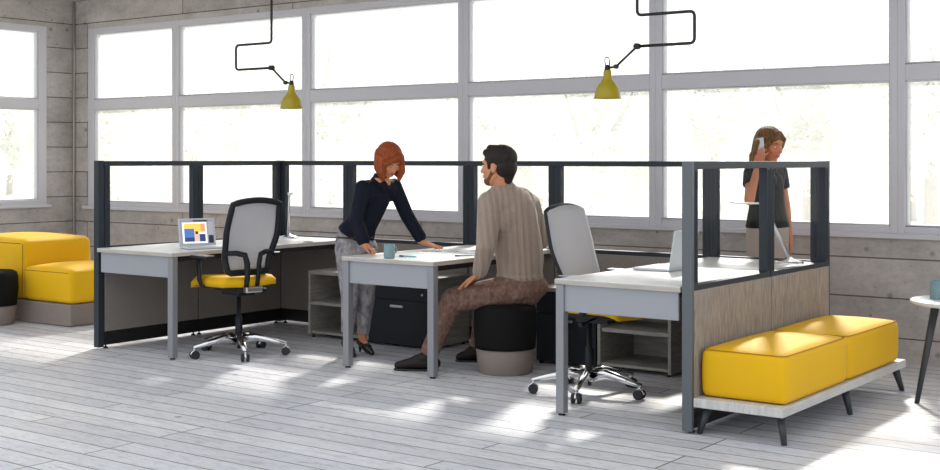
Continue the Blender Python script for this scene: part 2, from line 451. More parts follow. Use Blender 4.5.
for i in range(len(edges)-1):
    window(i+1, True, edges[i], edges[i+1], YB, ZS, ZH, .10 if i == 0 else .052, .052)
le = [8.32, 6.5, 4.7, 2.9, 1.1, .5]
for i in range(4):
    window(9+i, False, le[i+1], le[i], XL, ZS+.02, ZH+.01, .06, .10 if i == 0 else .06)
window(13, False, .5, 1.1, XL, ZS+.02, ZH+.01, .06, .06)
struct(MB().box(-11.60, 2.75, YB-.035, YB+.03, ZS-.022, ZS+.012).build('trim_2', M['winframe'], bevel=.004))
struct(MB().box(XL-.03, XL+.035, .45, 8.36, ZS, ZS+.03).build('trim_3', M['winframe'], bevel=.004))

# ------------------------------------------------------------------ outdoors
struct(MB().box(-60, 40, YB+WT+.3, 70, -.5, -.3).box(-60, XL-WT-.3, -30, YB+WT+.3, -.5, -.3).build('ground_outside', M['lawn']))
def leafcloud(seed, n, R, H0, H1):
    rnd = random.Random(seed); mb = MB(); cl = []
    for i in range(26):
        a = rnd.uniform(0, 2*pi); rr = R*sqrt(rnd.random())*.85; z = rnd.uniform(H0, H1)
        cl.append((rr*cos(a), rr*sin(a), z, rnd.uniform(.5, 1.0)))
    for i in range(n):
        c = rnd.choice(cl); d = V((rnd.gauss(0, 1), rnd.gauss(0, 1), rnd.gauss(0, 1))).normalized()*c[3]*rnd.uniform(.6, 1.05)
        p = V(c[:3])+d
        a = V((rnd.gauss(0, 1), rnd.gauss(0, 1), rnd.gauss(0, 1))).normalized(); b = a.orthogonal().normalized()
        s = rnd.uniform(.06, .13)
        mb.add([p-a*s*1.5, p-b*s*.7, p+a*s*1.5, p+b*s*.7], [(0, 1, 2, 3)])
    return mb
protos = []
def tree(i, x, y, sc):
    if len(protos) < 3:
        t = thing('broadleaf_tree', '', 'tree', (x, y, -.3))
        tr = MB().tube([(0, 0, 0), (.05, .02, 1.4), (-.05, .05, 2.6), (.1, 0, 4.2)], [.17, .13, .11, .05], 10)
        for k in range(5):
            a = k*1.3; tr.tube([(0, 0, 1.5+.3*k), (cos(a)*.8, sin(a)*.8, 2.5+.35*k), (cos(a)*1.4, sin(a)*1.4, 3.6+.3*k)], [.07, .045, .02], 8)
        tr.build('trunk', M['bark'], t)
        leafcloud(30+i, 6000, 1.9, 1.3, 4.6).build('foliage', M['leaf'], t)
        protos.append(t)
    else:
        t = copy_tree(protos[i % 3]); t.location = (x, y, -.3)
    t.scale = (sc, sc, sc); t.rotation_euler = (0, 0, i*1.7)
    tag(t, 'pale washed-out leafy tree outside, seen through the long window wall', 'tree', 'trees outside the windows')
k = 0
for row, (yy, n_) in enumerate(((21, 9), (28, 10), (37, 10))):
    for q in range(n_):
        x = -yy*.10-yy*1.72*(q+.5*(row % 2))/(n_-1); y = yy+2.2*sin(q*2.3+row)
        tree(k, x, y, (.78, .92, 1.05)[row]+.10*sin(q*1.9+row*2)); k += 1
for (x, y) in ((-24, 12), (-25, 7.5), (-31, 13.5), (-32, 7.5)):
    tree(k, x, y, .8); k += 1

# ------------------------------------------------------------------ screens (partitions)
PT, ZG0, ZG1 = .05, .75, 1.338              # screen thickness, glass opening
def screen(name, label, O, axis, cuts, lower, ends, post='charcoal_l'):
    """run of framed bays along axis from O; cuts: bay boundaries along the run"""
    t = thing(name, label, 'office screen', (O[0], O[1], 0), 0 if axis == 'x' else pi/2)
    h = PT/2; L0, L1 = cuts[0], cuts[-1]
    MB().box(L0, L1, -h, h, 1.338, 1.375).build('top_rail', M['charcoal'], t, .003)
    for i in range(len(cuts)-1):
        a, b = cuts[i], cuts[i+1]; sa, sb = a+.004, b-.004
        for (p, q) in ((sa, sa+.048), (sb-.048, sb)):
            m = MB().box(p, q, -h, h, .72, 1.338)
            for g in (.016, .032): m.box(p+g-.003, p+g+.003, -h-.003, h+.003, .76, 1.33)
            m.build('stile', M['charcoal'], t, .002)
        MB().box(sa+.048, sb-.048, -h, h, .715, .75).build('mid_rail', M['charcoal'], t, .002)
        MB().box(sa+.048, sb-.048, -.004, .004, .75, 1.338).build('glass_pane', M['glass'], t)
        MB().box(sa, sb, -h-.004, h+.004, .125, .722).build('fabric_panel', lower, t, .004)
        MB().box(sa+.02, sb-.02, -h+.004, h-.004, .10, .72).build('frame_core', M['black'], t)
        MB().box(sa, sb, -h, h, .025, .122).build('kick_plate', M['blackbase'], t, .003)
    for i, c in enumerate(cuts):
        MB().box(c-.0035, c+.0035, -h+.004, h-.004, .04, 1.33).build('joint_strip', M['black'], t)
        for d in (-.03, .03):
            if (i == 0 and d < 0) or (i == len(cuts)-1 and d > 0): continue
            MB().lathe([(.018, 0), (.018, .008), (.006, .012), (.006, .03)], 12, (c+d, 0, 0)).build('levelling_foot', M['black'], t)
    for (c, w_) in ends:
        MB().box(c-w_/2, c+w_/2, -h-.003, h+.003, .012, 1.378).build('end_post', M[post], t, .004)
    return t
scrL = screen('privacy_screen', 'dark framed glass-topped screen with taupe lower panels beside left desk', (-7.685, 5.87), 'y', [0.03, .93, 1.845], M['taupe'], [(0, .05)], 'charcoal')
scrS = screen('privacy_screen', 'long dark framed glass-topped screen running behind all three desks', (-7.67, 7.75), 'x', [0, .76, 1.98, 2.75, 3.97, 4.715], M['taupe'], [])
scrR = screen('privacy_screen', 'glass-topped screen with linen-brown lower panels behind yellow bench', (-2.908, 5.81), 'y', [.025, 1.0, 1.905], M['linen'], [(.013, .03)])
MB().box(-.03, .03, -.03, .03, .012, 1.378).build('corner_post', M['charcoal'], scrS, .003, loc=(-.03, .0, 0))
MB().box(-.03, .03, -.03, .03, .012, 1.378).build('corner_post', M['charcoal'], scrS, .003, loc=(4.74, .0, 0))

# ------------------------------------------------------------------ desks
def desk(label, x0, x1, y0, y1, legs):
    t = thing('desk', label, 'desk', ((x0+x1)/2, y0, 0))
    c = (x0+x1)/2; a, b, L = x0-c, x1-c, y1-y0
    MB().box(a, b, 0, L, .712, .737, 0).build('worktop_core', M['edge'], t, .002)
    MB().box(a+.001, b-.001, .001, L, .737, .7405).build('worktop', M['top'], t)
    MB().box(a+.02, b-.02, .02, .04, .565, .712).build('modesty_panel', M['silver'], t, .003)
    MB().box(a+.05, b-.05, .04, .08, .66, .712).box(a+.05, b-.05, L-.12, L-.06, .66, .712).box(a+.06, a+.10, .08, L-.12, .672, .712).box(b-.10, b-.06, .08, L-.12, .672, .712).build('underframe', M['black'], t)
    for s in legs:
        px_ = a+.004 if s < 0 else b-.054
        l = MB().box(px_, px_+.05, .006, .056, .012, .711).build('leg', M['silver_d'], t, .004)
        MB().lathe([(.02, 0), (.02, .006), (.007, .01), (.007, .03)], 12, (px_+.025, .031, 0)).build('glide', M['black'], l)
    return t
dL = desk('pale laminate desk with silver front panel, under the open laptop beside left screen', -7.655, -6.835, 5.83, 7.718, (1,))
dC = desk('pale laminate table with two silver front legs, between standing woman and seated man', -5.69, -4.915, 6.30, 7.718, (-1, 1))
dR = desk('pale laminate desk with silver front panel, nearest the yellow bench', -3.70, -2.945, 5.81, 7.718, (-1,))
MB().lathe([(.0, 0), (.04, 0), (.042, .002), (.03, .004), (0, .004)], 24, (-6.90+7.2535, 7.24-5.83, .7405)).build('cable_grommet', M['grommet'], dL)

# ------------------------------------------------------------------ storage units
def credenza(label, x0, x1, xs, draw_left):
    y0, y1, H = 7.23, 7.70, .52
    t = thing('storage_credenza', label, 'storage unit', ((x0+x1)/2, y0, 0))
    c = (x0+x1)/2; a, b, s = x0-c, x1-c, xs-c; D = y1-y0; th = .022
    (o0, o1), (d0, d1) = ((a, s), (s, b)) if not draw_left else ((s, b), (a, s))
    MB().box(a, b, 0, D, H-.028, H).build('top_panel', M['wood'], t, .002)
    MB().box(a, a+th, 0, D, .018, H-.028).build('side_panel', M['wood'], t, .002)
    MB().box(b-th, b, 0, D, .018, H-.028).build('side_panel', M['wood'], t, .002)
    MB().box(s-th/2, s+th/2, 0.002, D, .03, H-.028).build('divider_panel', M['wood'], t, .002)
    MB().box(a+th, b-th, D-.015, D, .03, H-.028).build('back_panel', M['wood'], t)
    MB().box(a+.022, b-.022, .016, D-.02, .03, .05).build('bottom_panel', M['wood'], t, .002)
    MB().box(min(o0, o1)+th, max(o0, o1)-th, .004, D-.02, .255, .28).build('shelf', M['wood'], t, .002)
    e0, e1 = min(d0, d1)+th*.5+.004, max(d0, d1)-th*.5-.008
    MB().box(e0+.01, e1-.01, .012, D-.05, .05, H-.04).build('drawer_box', M['black'], t)
    for (z0, z1, lock) in ((.022, .345, 0), (.353, H-.034, 1)):
        dr = MB().box(e0, e1, -.006, .014, z0, z1).build('drawer_front', M['drawer'], t, .003)
        if not lock:
            mx = (e0+e1)/2; MB().box(mx-.06, mx+.06, -.028, -.016, z1-.05, z1-.032).box(mx-.058, mx-.048, -.018, -.004, z1-.05, z1-.032).box(mx+.048, mx+.058, -.018, -.004, z1-.05, z1-.032).build('handle', M['handle'], dr, .002)
        else:
            MB().lathe([(0, 0), (.009, 0), (.009, .004), (0, .004)], 14, mat=Matrix.Translation((e1-.06, -.006, (z0+z1)/2-.02)) @ Matrix.Rotation(radians(90), 4, 'X')).build('lock', M['handle'], dr)
    for (px_, py_) in ((a+.03, .03), (b-.03, .03), (a+.03, D-.04), (b-.03, D-.04)):
        MB().lathe([(.014, 0), (.014, .019)], 12, (px_, py_, 0)).build('foot', M['black'], t)
    return t
credenza('low grey wood credenza with open shelves and black drawers, behind the red-haired woman', -6.88, -5.66, -6.27, False)
credenza('low grey wood credenza with open shelves and black drawers, beneath the right desk', -4.76, -3.73, -4.26, True)

# ------------------------------------------------------------------ office chairs
def office_chair(label, loc, rz, turn, slide=0.):
    t = thing('office_chair', label, 'chair', loc, rz, 'mesh-back office chairs')
    # five star base: legs at 72 degree steps
    for k in range(5):
        a = radians(72*k); d = V((cos(a), sin(a), 0)); R4 = Matrix.Rotation(a, 4, 'Z')
        l = MB(); n = 8; secs = [(.03, .108, .034, .040), (.12, .125, .027, .029), (.24, .102, .023, .020), (.345, .080, .018, .013)]
        vs = []
        for (r, z, hw, hh) in secs:
            for q in range(n):
                an = 2*pi*q/n+pi/8; vs.append(R4 @ V((r, hw*cos(an), z+hh*sin(an))))
        fs = [(i*n+q, i*n+(q+1) % n, (i+1)*n+(q+1) % n, (i+1)*n+q) for i in range(3) for q in range(n)]+[tuple(range(n-1, -1, -1)), tuple(range(3*n, 4*n))]
        l.add(vs, fs, 0, True); lg = l.build('base_leg', M['chrome'], t)
        c = d*.335; side = V((-d.y, d.x, 0))
        ca = MB()
        for s in (-1, 1):
            ca.tube([c+side*(s*.009)+V((0, 0, .029)), c+side*(s*.027)+V((0, 0, .029))], .029, 20)
        cs = ca.build('caster', M['rubber'], lg)
        MB().tube([c+V((0, 0, .05)), c+V((0, 0, .078))], .009, 10).tube([c+d*(.024*cos(q))+V((0, 0, .031+.024*sin(q))) for q in [pi*w_/8 for w_ in range(9)]], .009, 8).build('caster_hood', M['chrome'], cs)
    MB().lathe([(.0, .075), (.036, .075), (.042, .10), (.038, .135), (.030, .145), (0, .145)], 24).build('base_hub', M['chrome'], t)
    MB().lathe([(.026, .08), (.026, .27), (.016, .275), (.016, .45)], 20).lathe([(.012, .045), (.012, .08)], 12).build('gas_lift', M['plastic'], t)
    U = Matrix.Rotation(turn, 4, 'Z') @ Matrix.Translation((slide, 0, 0))
    def bld(mb, *a, **k):
        mb.v = [tuple(U @ V(p)) for p in mb.v]; return mb.build(*a, **k)
    # mechanism
    m = MB().prism([(-.15, -.10), (.17, -.10), (.17, .10), (-.15, .10)], .455, .492).prism([(-.10, -.07), (.12, -.07), (.12, .07), (-.10, .07)], .425, .456).tube([(.05, -.09, .46), (.05, -.20, .445), (.05, -.24, .44)], .007, 8).tube([(.05, -.23, .44), (.05, -.265, .44)], .014, 12)
    bld(m, 'tilt_mechanism', M['plastic'], t, bevel=.012)
    # seat pad with waterfall front
    s = MB(); nx, ny = 16, 16; top = []; bot = []
    for i in range(nx+1):
        for j in range(ny+1):
            u, v = i/nx*2-1, j/ny*2-1
            x = u*sqrt(max(0, 1-.5*v*v*.35)); y = v*sqrt(max(0, 1-.5*u*u*.35))
            X = .07+.225*x; Y = .245*y; e = max(abs(u), abs(v))
            zt = .566-.004*cos(pi*v)-.028*max(0, u-.45)**2/.3 - (.02 if e > .99 else 0) - .012*max(0, e-.8)/.2
            top.append((X, Y, zt)); bot.append((X*1.0, Y, zt-.058+.012*(1-e)*0 + (.03 if e > .99 else 0)*0 + (.02 if e > .99 else 0)))
    ix = lambda i, j: i*(ny+1)+j; N = (nx+1)*(ny+1); fs = []
    for i in range(nx):
        for j in range(ny):
            fs.append((ix(i, j), ix(i+1, j), ix(i+1, j+1), ix(i, j+1))); fs.append((N+ix(i, j), N+ix(i, j+1), N+ix(i+1, j+1), N+ix(i+1, j)))
    for i in range(nx):
        for j in (0, ny): fs.append((ix(i, j), ix(i+1, j), N+ix(i+1, j), N+ix(i, j)))
    for j in range(ny):
        for i in (0, nx): fs.append((ix(i, j), ix(i, j+1), N+ix(i, j+1), N+ix(i, j)))
    s.add(top+bot, fs, 0, True)
    so = bld(s, 'seat', M['yellow'], t)
    sp = MB(); sp.prism([(-.13, -.21), (.24, -.225), (.275, -.18), (.275, .18), (.24, .225), (-.13, .21)], .491, .510); bld(sp, 'seat_shell', M['plastic'], t, bevel=.006)
    # backrest: frame outline around a curved mesh
    def bx_(z): return -.125-.10*max(0, z-.70)/.39 - .02*(1-min(1, abs(z-.68)/.15)) * -1
    def hw(z):
        k = (z-.60)/.50; return .165+.053*sin(min(1, k*1.3)*pi/2) - .028*max(0, k-.55)/.45
    out = []
    zs = [.605+.47*q/14 for q in range(15)]
    Lp = [V((bx_(z), -hw(z), z)) for z in zs]; Rp = [V((bx_(z), hw(z), z)) for z in zs]
    topc = [V((bx_(1.09)-.003, y, 1.075+.028*(1-(y/.2)**2))) for y in [-.16+.32*q/8 for q in range(9)]]
    botc = [V((bx_(.60)+.002, y, .593)) for y in [.14-.28*q/6 for q in range(7)]]
    loop = Lp+topc+Rp[::-1]+botc
    f = MB(); ring = loop+[loop[0]]
    f.tube(ring, .019, 12, flat=(1.0, 1.2))
    fo = bld(f, 'backrest_frame', M['plastic'], t)
    ms = MB(); vs = []; fs = []; ny = 10
    allz = zs+[1.09]
    for z in allz:
        for j in range(ny+1):
            v = j/ny*2-1; W = hw(min(z, 1.075))+.016
            if z > 1.08: zz = 1.088+.026*(1-(v*W/.2)**2); W *= .93
            else: zz = z
            vs.append((bx_(z)+.020+.006*v*v-.014*max(0, abs(v)-.85)/.15, v*W, zz))
    for i in range(len(allz)-1):
        for j in range(ny): fs.append((i*(ny+1)+j, i*(ny+1)+j+1, (i+1)*(ny+1)+j+1, (i+1)*(ny+1)+j))
    ms.add(vs, fs, 0, True); mo = bld(ms, 'backrest_mesh', M['mesh'], t)
    md = mo.modifiers.new('thick', 'SOLIDIFY'); md.thickness = .004
    sup = MB()
    for sgn in (-1, 1):
        sup.tube([(bx_(.73)-.012, sgn*.205, .735), (bx_(.73)-.03, sgn*.12, .735), (-.175, sgn*.065, .72), (-.18, sgn*.05, .66), (-.175, sgn*.045, .56), (-.16, sgn*.045, .485)], [.014, .017, .02, .02, .018, .016], 10, flat=(1.1, .8))
    bld(sup, 'back_support', M['plastic'], t)
    br = MB().prism([(-.20, -.07), (-.06, -.045), (-.06, .045), (-.20, .07)], .455, .497); bld(br, 'back_bracket', M['alu'], t, bevel=.01)
    for sgn in (-1, 1):
        ar = MB().tube([(.06, sgn*.20, .495), (.065, sgn*.265, .50), (.075, sgn*.275, .54), (.085, sgn*.275, .69)], [.014, .018, .022, .024], 12, flat=(.7, 1.1))
        ao = bld(ar, 'armrest', M['plastic'], t)
        pts = [(-.07, -.035), (.17, -.04), (.195, -.015), (.195, .015), (.17, .04), (-.07, .035)]
        pd = MB().prism([(x, y+sgn*.275) for x, y in pts], .697, .716); bld(pd, 'arm_pad', M['plastic'], ao, bevel=.008)
        rm = MB().prism([(x*1.0, y*.9+sgn*.275) for x, y in pts], .716, .721); bld(rm, 'arm_pad_cap', M['alu'], ao, bevel=.002)
    return t
m_, nt_, b_ = newmat('woven_grey_mesh'); b_.inputs['Base Color'].default_value = (.60, .59, .61, 1); b_.inputs['Roughness'].default_value = .8
tc_ = nt_.nodes.new('ShaderNodeTexCoord'); ck = nt_.nodes.new('ShaderNodeTexChecker'); ck.inputs['Scale'].default_value = 330
nt_.links.new(tc_.outputs['Object'], ck.inputs[0])
tl = nt_.nodes.new('ShaderNodeBsdfTranslucent'); tl.inputs[0].default_value = (.8, .8, .82, 1)
ms_ = nt_.nodes.new('ShaderNodeMixShader'); ms_.inputs[0].default_value = .25
nt_.links.new(b_.outputs[0], ms_.inputs[1]); nt_.links.new(tl.outputs[0], ms_.inputs[2]); nt_.links.new(ms_.outputs[0], nt_.nodes['Material Output'].inputs[0])
mr = nt_.nodes.new('ShaderNodeMapRange'); mr.inputs['To Min'].default_value = .70; mr.inputs['To Max'].default_value = 1.0
nt_.links.new(ck.outputs['Fac'], mr.inputs['Value']); nt_.links.new(mr.outputs[0], b_.inputs['Alpha'])
M['mesh'] = m_
office_chair('black framed office chair with yellow seat turned away, in front of the laptop desk', (-6.65, 6.28, 0), pi, radians(-10))
office_chair('office chair with pale mesh back, its seat pushed under the right desk', (-3.88, 6.48, 0), 0, radians(0), .045)

# ------------------------------------------------------------------ upholstered seats
def cushion_mesh(x0, x1, y0, y1, z0, z1, r=.035, crown=.02, n=14):
    """soft block: superellipse-edged box with a crowned top"""
    bm = bmesh.new(); bmesh.ops.create_cube(bm, size=2)
    bmesh.ops.subdivide_edges(bm, edges=bm.edges, cuts=n, use_grid_fill=True)
    hx, hy, hz = (x1-x0)/2, (y1-y0)/2, (z1-z0)/2; c = V(((x0+x1)/2, (y0+y1)/2, (z0+z1)/2))
    for v in bm.verts:
        p = v.co; w_ = V([math.copysign(abs(q)**.8, q) for q in p])
        q = V((w_.x*hx, w_.y*hy, w_.z*hz))
        inn = V((max(-hx+r, min(hx-r, q.x)), max(-hy+r, min(hy-r, q.y)), max(-hz+r, min(hz-r, q.z))))
        d = q-inn
        if d.length > 1e-9: q = inn+d.normalized()*r
        if w_.z > 0: q.z += crown*(1-w_.x**2)*(1-w_.y**2)**.8*w_.z
        q.x += .006*math.copysign(1, w_.x)*abs(w_.x)*(1-w_.z**2); q.y += .006*math.copysign(1, w_.y)*abs(w_.y)*(1-w_.z**2)
        v.co = c+q
    mb = MB(); bm.verts.ensure_lookup_table()
    mb.add([v.co.copy() for v in bm.verts], [[v.index for v in f.verts] for f in bm.faces], 0, True); bm.free()
    return mb
def rect_loop(x0, x1, y0, y1, z, r=.03, n=5):
    pts = []
    for (cx_, cy_, a0) in ((x1-r, y1-r, 0), (x0+r, y1-r, 90), (x0+r, y0+r, 180), (x1-r, y0+r, 270)):
        for k in range(n+1):
            a = radians(a0+90*k/n); pts.append(V((cx_+r*cos(a), cy_+r*sin(a), z)))
    return pts+[pts[0]]

b = thing('bench', 'low bench plank on dark tapered legs carrying the two yellow cushions', 'bench', (-2.64, 6.75, 0))
MB().box(-.238, .238, -.93, .96, .137, .183).build('plank', M['plank'], b, .004)
for (lx, ly, dx, dy) in ((.20, -.86, .03, -.035), (-.19, -.86, -.03, -.035), (.20, .02, .03, 0), (.20, .87, .03, .04), (-.19, .87, -.03, .04), (-.19, .02, -.02, 0)):
    MB().tube([(lx, ly, .138), (lx+dx, ly+dy, 0)], [.024, .014], 14).build('leg', M['darkleg'], b)
for i, (y0, y1, lab) in enumerate(((-.865, .0, 'boxy yellow seat cushion on the near end of the low bench'), (.012, .865, 'boxy yellow seat cushion on the far end of the low bench, towards the concrete wall'))):
    c = thing('bench_cushion', lab, 'cushion', (-2.64, 6.75, .183), 0, 'yellow cushions on the bench')
    cushion_mesh(-.225, .225, y0, y1, 0, .245, .03, .03).build('cushion_block', M['yellow'], c)
    MB().tube(rect_loop(-.217, .217, y0+.009, y1-.009, .2405, .03), .003, 6, cap=False).build('piping', M['seam'], c)

def pouf(label, x, y):
    t = thing('pouf', label, 'pouf', (x, y, 0), 0, 'black and taupe round poufs')
    MB().lathe([(0, 0), (.168, 0), (.175, .006), (.192, .155), (.190, .162), (0, .162)], 48).build('base', M['taupefab'], t)
    MB().lathe([(0, .1625), (.193, .1625), (.199, .18), (.207, .30), (.205, .40), (.195, .435), (.165, .452), (0, .462)], 48).build('upholstered_top', M['blackfab'], t)
    MB().tube([(.197*cos(a), .197*sin(a), .165) for a in [2*pi*k/48 for k in range(49)]], .003, 6, cap=False).build('piping', M['blackfab'], t)
pouf('round black pouf with taupe base, under the seated man', -4.71, 6.80)
pouf('round black pouf with taupe base, in front of the yellow sofa', -9.56, 6.22)

s = thing('stepped_sofa', 'stepped yellow sofa block on taupe base by the left windows', 'sofa', (-9.5, 6.47, 0))
MB().box(-.92, 0.0, 0, .70, 0.003, .185).box(0.0, .66, 0, .68, 0.003, .185).build('base', M['taupefab'], s, .012)
cushion_mesh(-.925, 0.005, -.003, .705, .186, .70, .05, .03).build('tall_block', M['yellow'], s)
cushion_mesh(0.008, .665, -.003, .685, .186, .475, .045, .035).build('low_block', M['yellow'], s)
MB().tube([(.0, -.004, .20), (.0, -.004, .66)], .004, 6).tube([(-.9, -.002, .665), (-.03, -.002, .665)], .0035, 6).tube([(.04, -.003, .445), (.63, -.003, .445)], .0035, 6).build('seam', M['seam'], s)

# ------------------------------------------------------------------ side table and mugs
t = thing('side_table', 'round white side table on dark splayed legs by the concrete wall', 'table', (-1.98, 7.47, 0))
MB().lathe([(0, .562), (.295, .562), (.312, .572), (.312, .582), (.308, .586), (0, .586)], 56).build('tabletop', M['white'], t)
MB().lathe([(0, .548), (.10, .548), (.10, .562), (0, .562)], 20).build('mounting_plate', M['darkleg'], t)
for a in (213, 333, 93):
    r_ = radians(a); MB().tube([(.18*cos(r_), .18*sin(r_), .562), (.285*cos(r_), .285*sin(r_), 0)], [.024, .014], 14).build('leg', M['darkleg'], t)
def mug(label, x, y, z, r, h, ang):
    t = thing('mug', label, 'mug', (x, y, z))
    MB().lathe([(0, 0), (r*.94, 0), (r, .004), (r, h-.002), (r-.002, h), (r-.005, h), (r-.005, .008), (0, .008)], 32).build('cup', M['mug'], t)
    a = radians(ang); d = V((cos(a), sin(a), 0))
    MB().tube([d*(r-.002)+V((0, 0, h*.82)), d*(r+.022)+V((0, 0, h*.76)), d*(r+.026)+V((0, 0, h*.45)), d*(r-.002)+V((0, 0, h*.25))], .005, 8).build('mug_handle', M['mug'], t)
mug('teal mug on the middle table beside the red-haired woman\'s fist', -5.335, 6.37, .7405, .036, .093, 80)
mug('teal mug on the round white side table', -2.14, 7.46, .586, .048, .105, 60)

# ------------------------------------------------------------------ papers and pens
sheets = [(-5.33, 6.62, 12, 'paper_t', .21, .297), (-5.44, 6.98, 40, 'paper', .21, .297), (-5.16, 6.98, 70, 'paper', .25, .36), (-5.40, 7.26, 15, 'paper', .21, .297), (-5.12, 7.30, 55, 'paper_t', .21, .297)]
labs = ['pale teal sheet of paper under the pen, nearest edge of the middle table', 'white paper sheet under the red-haired woman\'s open hand', 'large white printed sheet on the middle table towards the seated man',
        'white paper sheet at the back left of the middle table', 'pale teal sheet of paper at the back right of the middle table']
for i, (x, y, a, mm_, w_, h_) in enumerate(sheets):
    t = thing('paper_sheet', labs[i], 'paper', (x, y, .741+.0006*i), radians(a), 'papers spread on the middle table')
    MB().box(-w_/2, w_/2, -h_/2, h_/2, 0, .0005).build('sheet', M[mm_], t)
    p = MB()
    for k in range(6):
        if i in (1, 2): p.box(-w_*.4, w_*(.38-.1*(k % 3)), h_*(.36-.12*k)-.006, h_*(.36-.12*k)+.006, .0005, .00075)
    if i in (1, 2): p.build('print', M['ink'], t)
for (x, y, a, lab) in ((-5.28, 6.50, 6, 'thin teal and black pen lying on the middle table front edge'), (-5.02, 6.78, 60, 'thin teal pen lying on the large printed sheet')):
    t = thing('pen', lab, 'pen', (x, y, .7475), radians(a), 'pens on the middle table')
    MB().tube([(-.06, 0, 0), (.05, 0, 0), (.068, 0, 0)], [.0045, .0045, .0015], 10).build('barrel', M['penteal'], t)
    MB().tube([(-.072, 0, 0), (-.04, 0, 0)], .0052, 10).build('pen_cap', M['black'], t)

# ------------------------------------------------------------------ laptops
def laptop(label, loc, rz, lean, W=.30, D=.21, H=.205, lit=True):
    """local: screen hinge at x=0, keyboard toward +x, screen faces +x"""
    t = thing('laptop', label, 'laptop', loc, rz, 'silver laptops')
    bs = MB().box(0, D, -W/2, W/2, .002, .017).build('base', M['laptop'], t, .004)
    MB().box(.02, .125, -W*.44, W*.44, .017, .0185).build('keyboard', M['keys'], bs)
    R4 = Matrix.Rotation(-lean, 4, 'Y')
    lid = MB().box(-.005, .004, -W/2, W/2, 0, H, mat=Matrix.Translation((0, 0, .014)) @ R4).build('lid', M['laptop'], t, .006)
    T = Matrix.Translation((0, 0, .014)) @ R4
    sc = MB(); e = .0045
    def q(y0, y1, z0, z1, mi, k=0): sc.box(e, e+.0004+.0003*k, y0*W, y1*W, z0*H, z1*H, mi, T)
    if lit:
        mats = [emit('screen_border', (.30, .30, .36), .8), emit('screen_white', (.93, .93, .95), .9), emit('screen_yellow', (.95, .68, .10), .8), emit('screen_orange', (.9, .38, .15), .8),
                emit('screen_blue', (.09, .20, .52), .8), emit('screen_navy', (.03, .06, .22), .8), emit('screen_pink', (.85, .55, .52), .8), emit('screen_grey', (.38, .38, .42), .8), emit('screen_dark', (.03, .03, .04), .6)]
        # y runs right-to-left as the viewer sees it: negative y is at the viewer's left when facing the screen
        q(-.46, .46, .05, .95, 0); q(-.40, .27, .09, .85, 1, 1); q(-.35, .22, .45, .80, 2, 2); q(.10, .22, .45, .80, 3, 3)
        q(-.35, -.08, .15, .62, 4, 3); q(-.35, -.08, .15, .30, 5, 4); q(-.08, .06, .15, .45, 6, 3); q(.06, .22, .15, .42, 5, 3); q(.06, .22, .42, .50, 1, 4)
        q(.31, .44, .40, .86, 7, 1); q(.31, .44, .09, .37, 8, 1); q(-.05, .02, .42, .52, 8, 5)
        q(-.10, .30, .88, .93, 8, 1)
        sc.build('screen', mats, lid)
    else:
        q(-.46, .46, .05, .95, 0); sc.build('screen', [simple('dark_screen', (.02, .02, .03), .15)], lid)
    return t
laptop('open silver laptop with a bright picture on screen, on the left desk', (-7.10, 6.30, .7405), radians(-24), radians(14), .275, .19, .205)
laptop('open silver laptop seen from behind its lid, on the right desk', (-3.385, 6.69, .7405), radians(180), radians(9), .31, .235, .226, lit=False)

# ------------------------------------------------------------------ desk lamps
def desk_lamp(label, x, y, rz):
    t = thing('desk_lamp', label, 'desk lamp', (x, y, .7405), rz, 'silver desk lamps')
    MB().lathe([(0, 0), (.088, 0), (.09, .006), (.075, .016), (.03, .026), (.014, .04), (0, .04)], 40).build('base', M['chrome'], t)
    MB().tube([(0, 0, .03), (-.155, 0, .365)], [.012, .009], 14).build('stem', M['alu'], t)
    MB().tube([(-.155, -.016, .365), (-.155, .016, .365)], .012, 12).build('joint', M['chrome'], t)
    MB().box(-.34, -.14, -.016, .016, .367, .378).box(-.365, -.34, -.016, .016, .371, .386).build('lamp_head', M['white'], t, .004)
desk_lamp('slim silver desk lamp in the back corner of the left desk', -7.36, 7.50, radians(138))
desk_lamp('slim silver desk lamp with a white bar head, on the right desk', -3.07, 7.54, radians(28))

